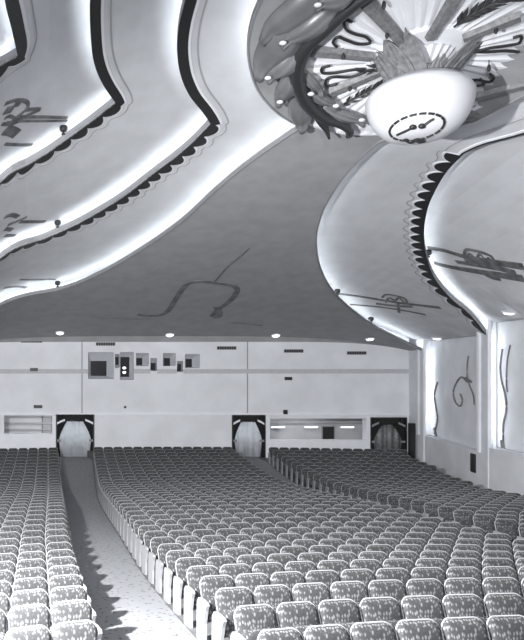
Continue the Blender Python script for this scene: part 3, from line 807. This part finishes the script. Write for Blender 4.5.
while e < 39.9:
    rows.append(e); e += .862
seats = []   # (block,row,idx,x,y,rot,endflag)
def arc_x(x, e):   # y on the row arc
    r = e-AY; return math.sqrt(r*r-(x-AX)**2)+AY
for ri, e in enumerate(rows):
    r = e-AY
    def place(block, x_start, n, direction, e=e, r=r, ri=ri):
        th = math.asin((x_start-AX)/r)
        for k in range(n):
            a = th+direction*(k+.5)*PIT/r
            x = AX+r*math.sin(a); y = AY+r*math.cos(a)
            if y < 5: continue
            seats.append([block, ri, k, x, y, -a, (direction, k == 0, k == n-1)])
    dm = arc_x(2.33, e)
    place('centre', C_edge(dm), 14, 1)
    dl = arc_x(.7, e); place('left', L_edge(dl), 8, -1)
    dr = arc_x(11.5, e); xr = R_edge(dr)
    wx = (wall_x(dr) if dr > 27 else 19-.1*(27-dr))
    place('right', xr, max(3, int((wx-1.3-xr)/PIT)), 1)
def px_of(x, y, z): return (CX+F*x/y, CY-F*(z-CAMZ)/y)
vis = []; beyond = []
for s in seats:
    z = floor_z(s[3], s[4]); u, v = px_of(s[3], s[4], z+.86)
    hw = .29*F/s[4]
    if u+hw > -2 and u-hw < 526 and v < 638: vis.append((s[4], s, u, v, z))
    elif u+hw > -90 and u-hw < 620 and v < 700: beyond.append((s[4], s, u, v, z))
vis.sort(key=lambda t: t[0])
near = vis[:300]; far = vis[300:]+beyond
print('SEATS vis', len(vis), 'beyond', len(beyond), 'near limit depth', near[-1][0])
ORD = 'zeroth first second third fourth fifth sixth seventh eighth ninth tenth eleventh twelfth thirteenth fourteenth fifteenth sixteenth seventeenth eighteenth nineteenth twentieth twenty-first twenty-second twenty-third twenty-fourth'.split()
first = {b: min(s[1] for _, s, *_ in vis if s[0] == b) for b in ('centre', 'left', 'right')}
AIS = {'centre': 'left aisle', 'left': 'aisle', 'right': 'aisle'}
for _, s, u, v, z in near:
    b, ri, k, x, y, rot, (dr, st, en) = s
    rn = ORD[ri-first[b]+1]; kn = ORD[k+1]
    o = bpy.data.objects.new('theatre_seat', None); C.objects.link(o); o.location = (x, y, z); o.rotation_euler = (0, 0, rot); o.empty_display_size = .1
    tag(o, 'patterned theatre seat, %s block, %s visible row from the front, %s from the %s' % (b, rn, kn, AIS[b]), 'seat', 'theatre seats in the %s block' % b)
    lst = [P_BACK, P_RIM, P_SHELL, P_SEAT]
    left_end = (dr == 1 and st) or (dr == -1 and en); right_end = (dr == 1 and en) or (dr == -1 and st)
    lst += [P_PL] if left_end else [P_LEG, P_ARM]
    if right_end: lst.append(P_PR)
    for nm, me in lst:
        c = bpy.data.objects.new(nm, me); C.objects.link(c); c.parent = bk if nm == 'rim' else o
        if nm == 'backrest': bk = c
# the far mass as one object
fv, ff, fm = [], [], []
def arr(bm):
    bm.verts.ensure_lookup_table(); V = np.array([v.co[:] for v in bm.verts]); Fc = [[v.index for v in f.verts] for f in bm.faces]; bm.verts.index_update()
    Fc = [[v.index for v in f.verts] for f in bm.faces]; bm.free(); return V, Fc
lb = arr(back_bm(3)); lr = arr(rim_bm(3, .011, 4)); ls = arr(cushion_bm()); ll = arr(leg_bm(-.275)); la = arr(arm_bm(-.275)); lpl = arr(panel_bm(-.275)); lpr = arr(panel_bm(.275)); lsh = arr(shell_bm())
mats = [M['fabric'], M['piping'], M['shell'], M['panel']]
nv = 0
for _, s, u, v, z in far:
    b, ri, k, x, y, rot, (dr, st, en) = s
    c, sn = math.cos(rot), math.sin(rot); R = np.array([[c, sn, 0], [-sn, c, 0], [0, 0, 1]])
    left_end = (dr == 1 and st) or (dr == -1 and en); right_end = (dr == 1 and en) or (dr == -1 and st)
    lst = [(lb, 0), (lr, 1), (ls, 0), (lsh, 2)]+([(lpl, 3)] if left_end else [(ll, 2), (la, 1)])+([(lpr, 3)] if right_end else [])
    for (V, Fc), mi in lst:
        fv.append(V@R+np.array([x, y, z])); ff += [[i+nv for i in f] for f in Fc]; fm += [mi]*len(Fc); nv += len(V)
me = bpy.data.meshes.new('rear_theatre_seats'); me.from_pydata(np.concatenate(fv).tolist(), [], ff)
for m_ in mats: me.materials.append(m_)
me.polygons.foreach_set('material_index', fm); me.update()
o = bpy.data.objects.new('rear_theatre_seats', me); C.objects.link(o)
tag(o, 'dark mass of patterned theatre seats filling the rear rows of all three blocks', 'seats', None, 'stuff')

# ------------------------------------------------------------------ light and camera
def point(name, loc, e, rad, col=(.98, .99, 1)):
    l = bpy.data.lights.new(name, 'POINT'); l.energy = e; l.shadow_soft_size = rad; l.color = col
    o = bpy.data.objects.new(name, l); C.objects.link(o); o.location = loc; return o
fl = bpy.data.lights.new('flood_lamp', 'SPOT'); fl.energy = 29000; fl.shadow_soft_size = .12; fl.spot_size = math.radians(112); fl.spot_blend = .55
fo = bpy.data.objects.new('flood_lamp', fl); C.objects.link(fo); fo.location = (-3.2, 5.2, 6.5)
fo.rotation_euler = (Vector((3.2, 15, 1.6))-Vector((-3.2, 5.2, 6.5))).to_track_quat('-Z', 'Y').to_euler()
l = bpy.data.lights.new('stage_fill', 'AREA'); l.energy = 3800; l.size = 3; l.color = (.98, .99, 1)  # unseen fill light added behind the camera to brighten back wall and seats
o = bpy.data.objects.new('stage_fill', l); C.objects.link(o); o.location = (-1, -5, 9)
o.rotation_euler = (Vector((8, 41, 3))-Vector((-1, -5, 9))).to_track_quat('-Z', 'Y').to_euler()
w = bpy.data.worlds.new('world'); SC.world = w; w.use_nodes = True
w.node_tree.nodes['Background'].inputs['Color'].default_value = (.64, .665, .70, 1); w.node_tree.nodes['Background'].inputs['Strength'].default_value = .62
cam = bpy.data.cameras.new('camera'); co = bpy.data.objects.new('camera', cam); C.objects.link(co)
co.location = (0, 0, CAMZ); co.rotation_euler = (PI/2, 0, 0)
cam.sensor_fit = 'VERTICAL'; cam.sensor_height = 24; cam.lens = 24*F/640
cam.shift_x = (262-CX)/640; cam.shift_y = (CY-320)/640
cam.clip_end = 200; cam.clip_start = .05
SC.camera = co
SC.view_settings.view_transform = 'Standard'; SC.view_settings.look = 'None'; SC.view_settings.gamma = 1; SC.view_settings.use_curve_mapping = False
SC.view_settings.exposure = -0.32
SC.cycles.use_denoising = True
SC.cycles.max_bounces = 6
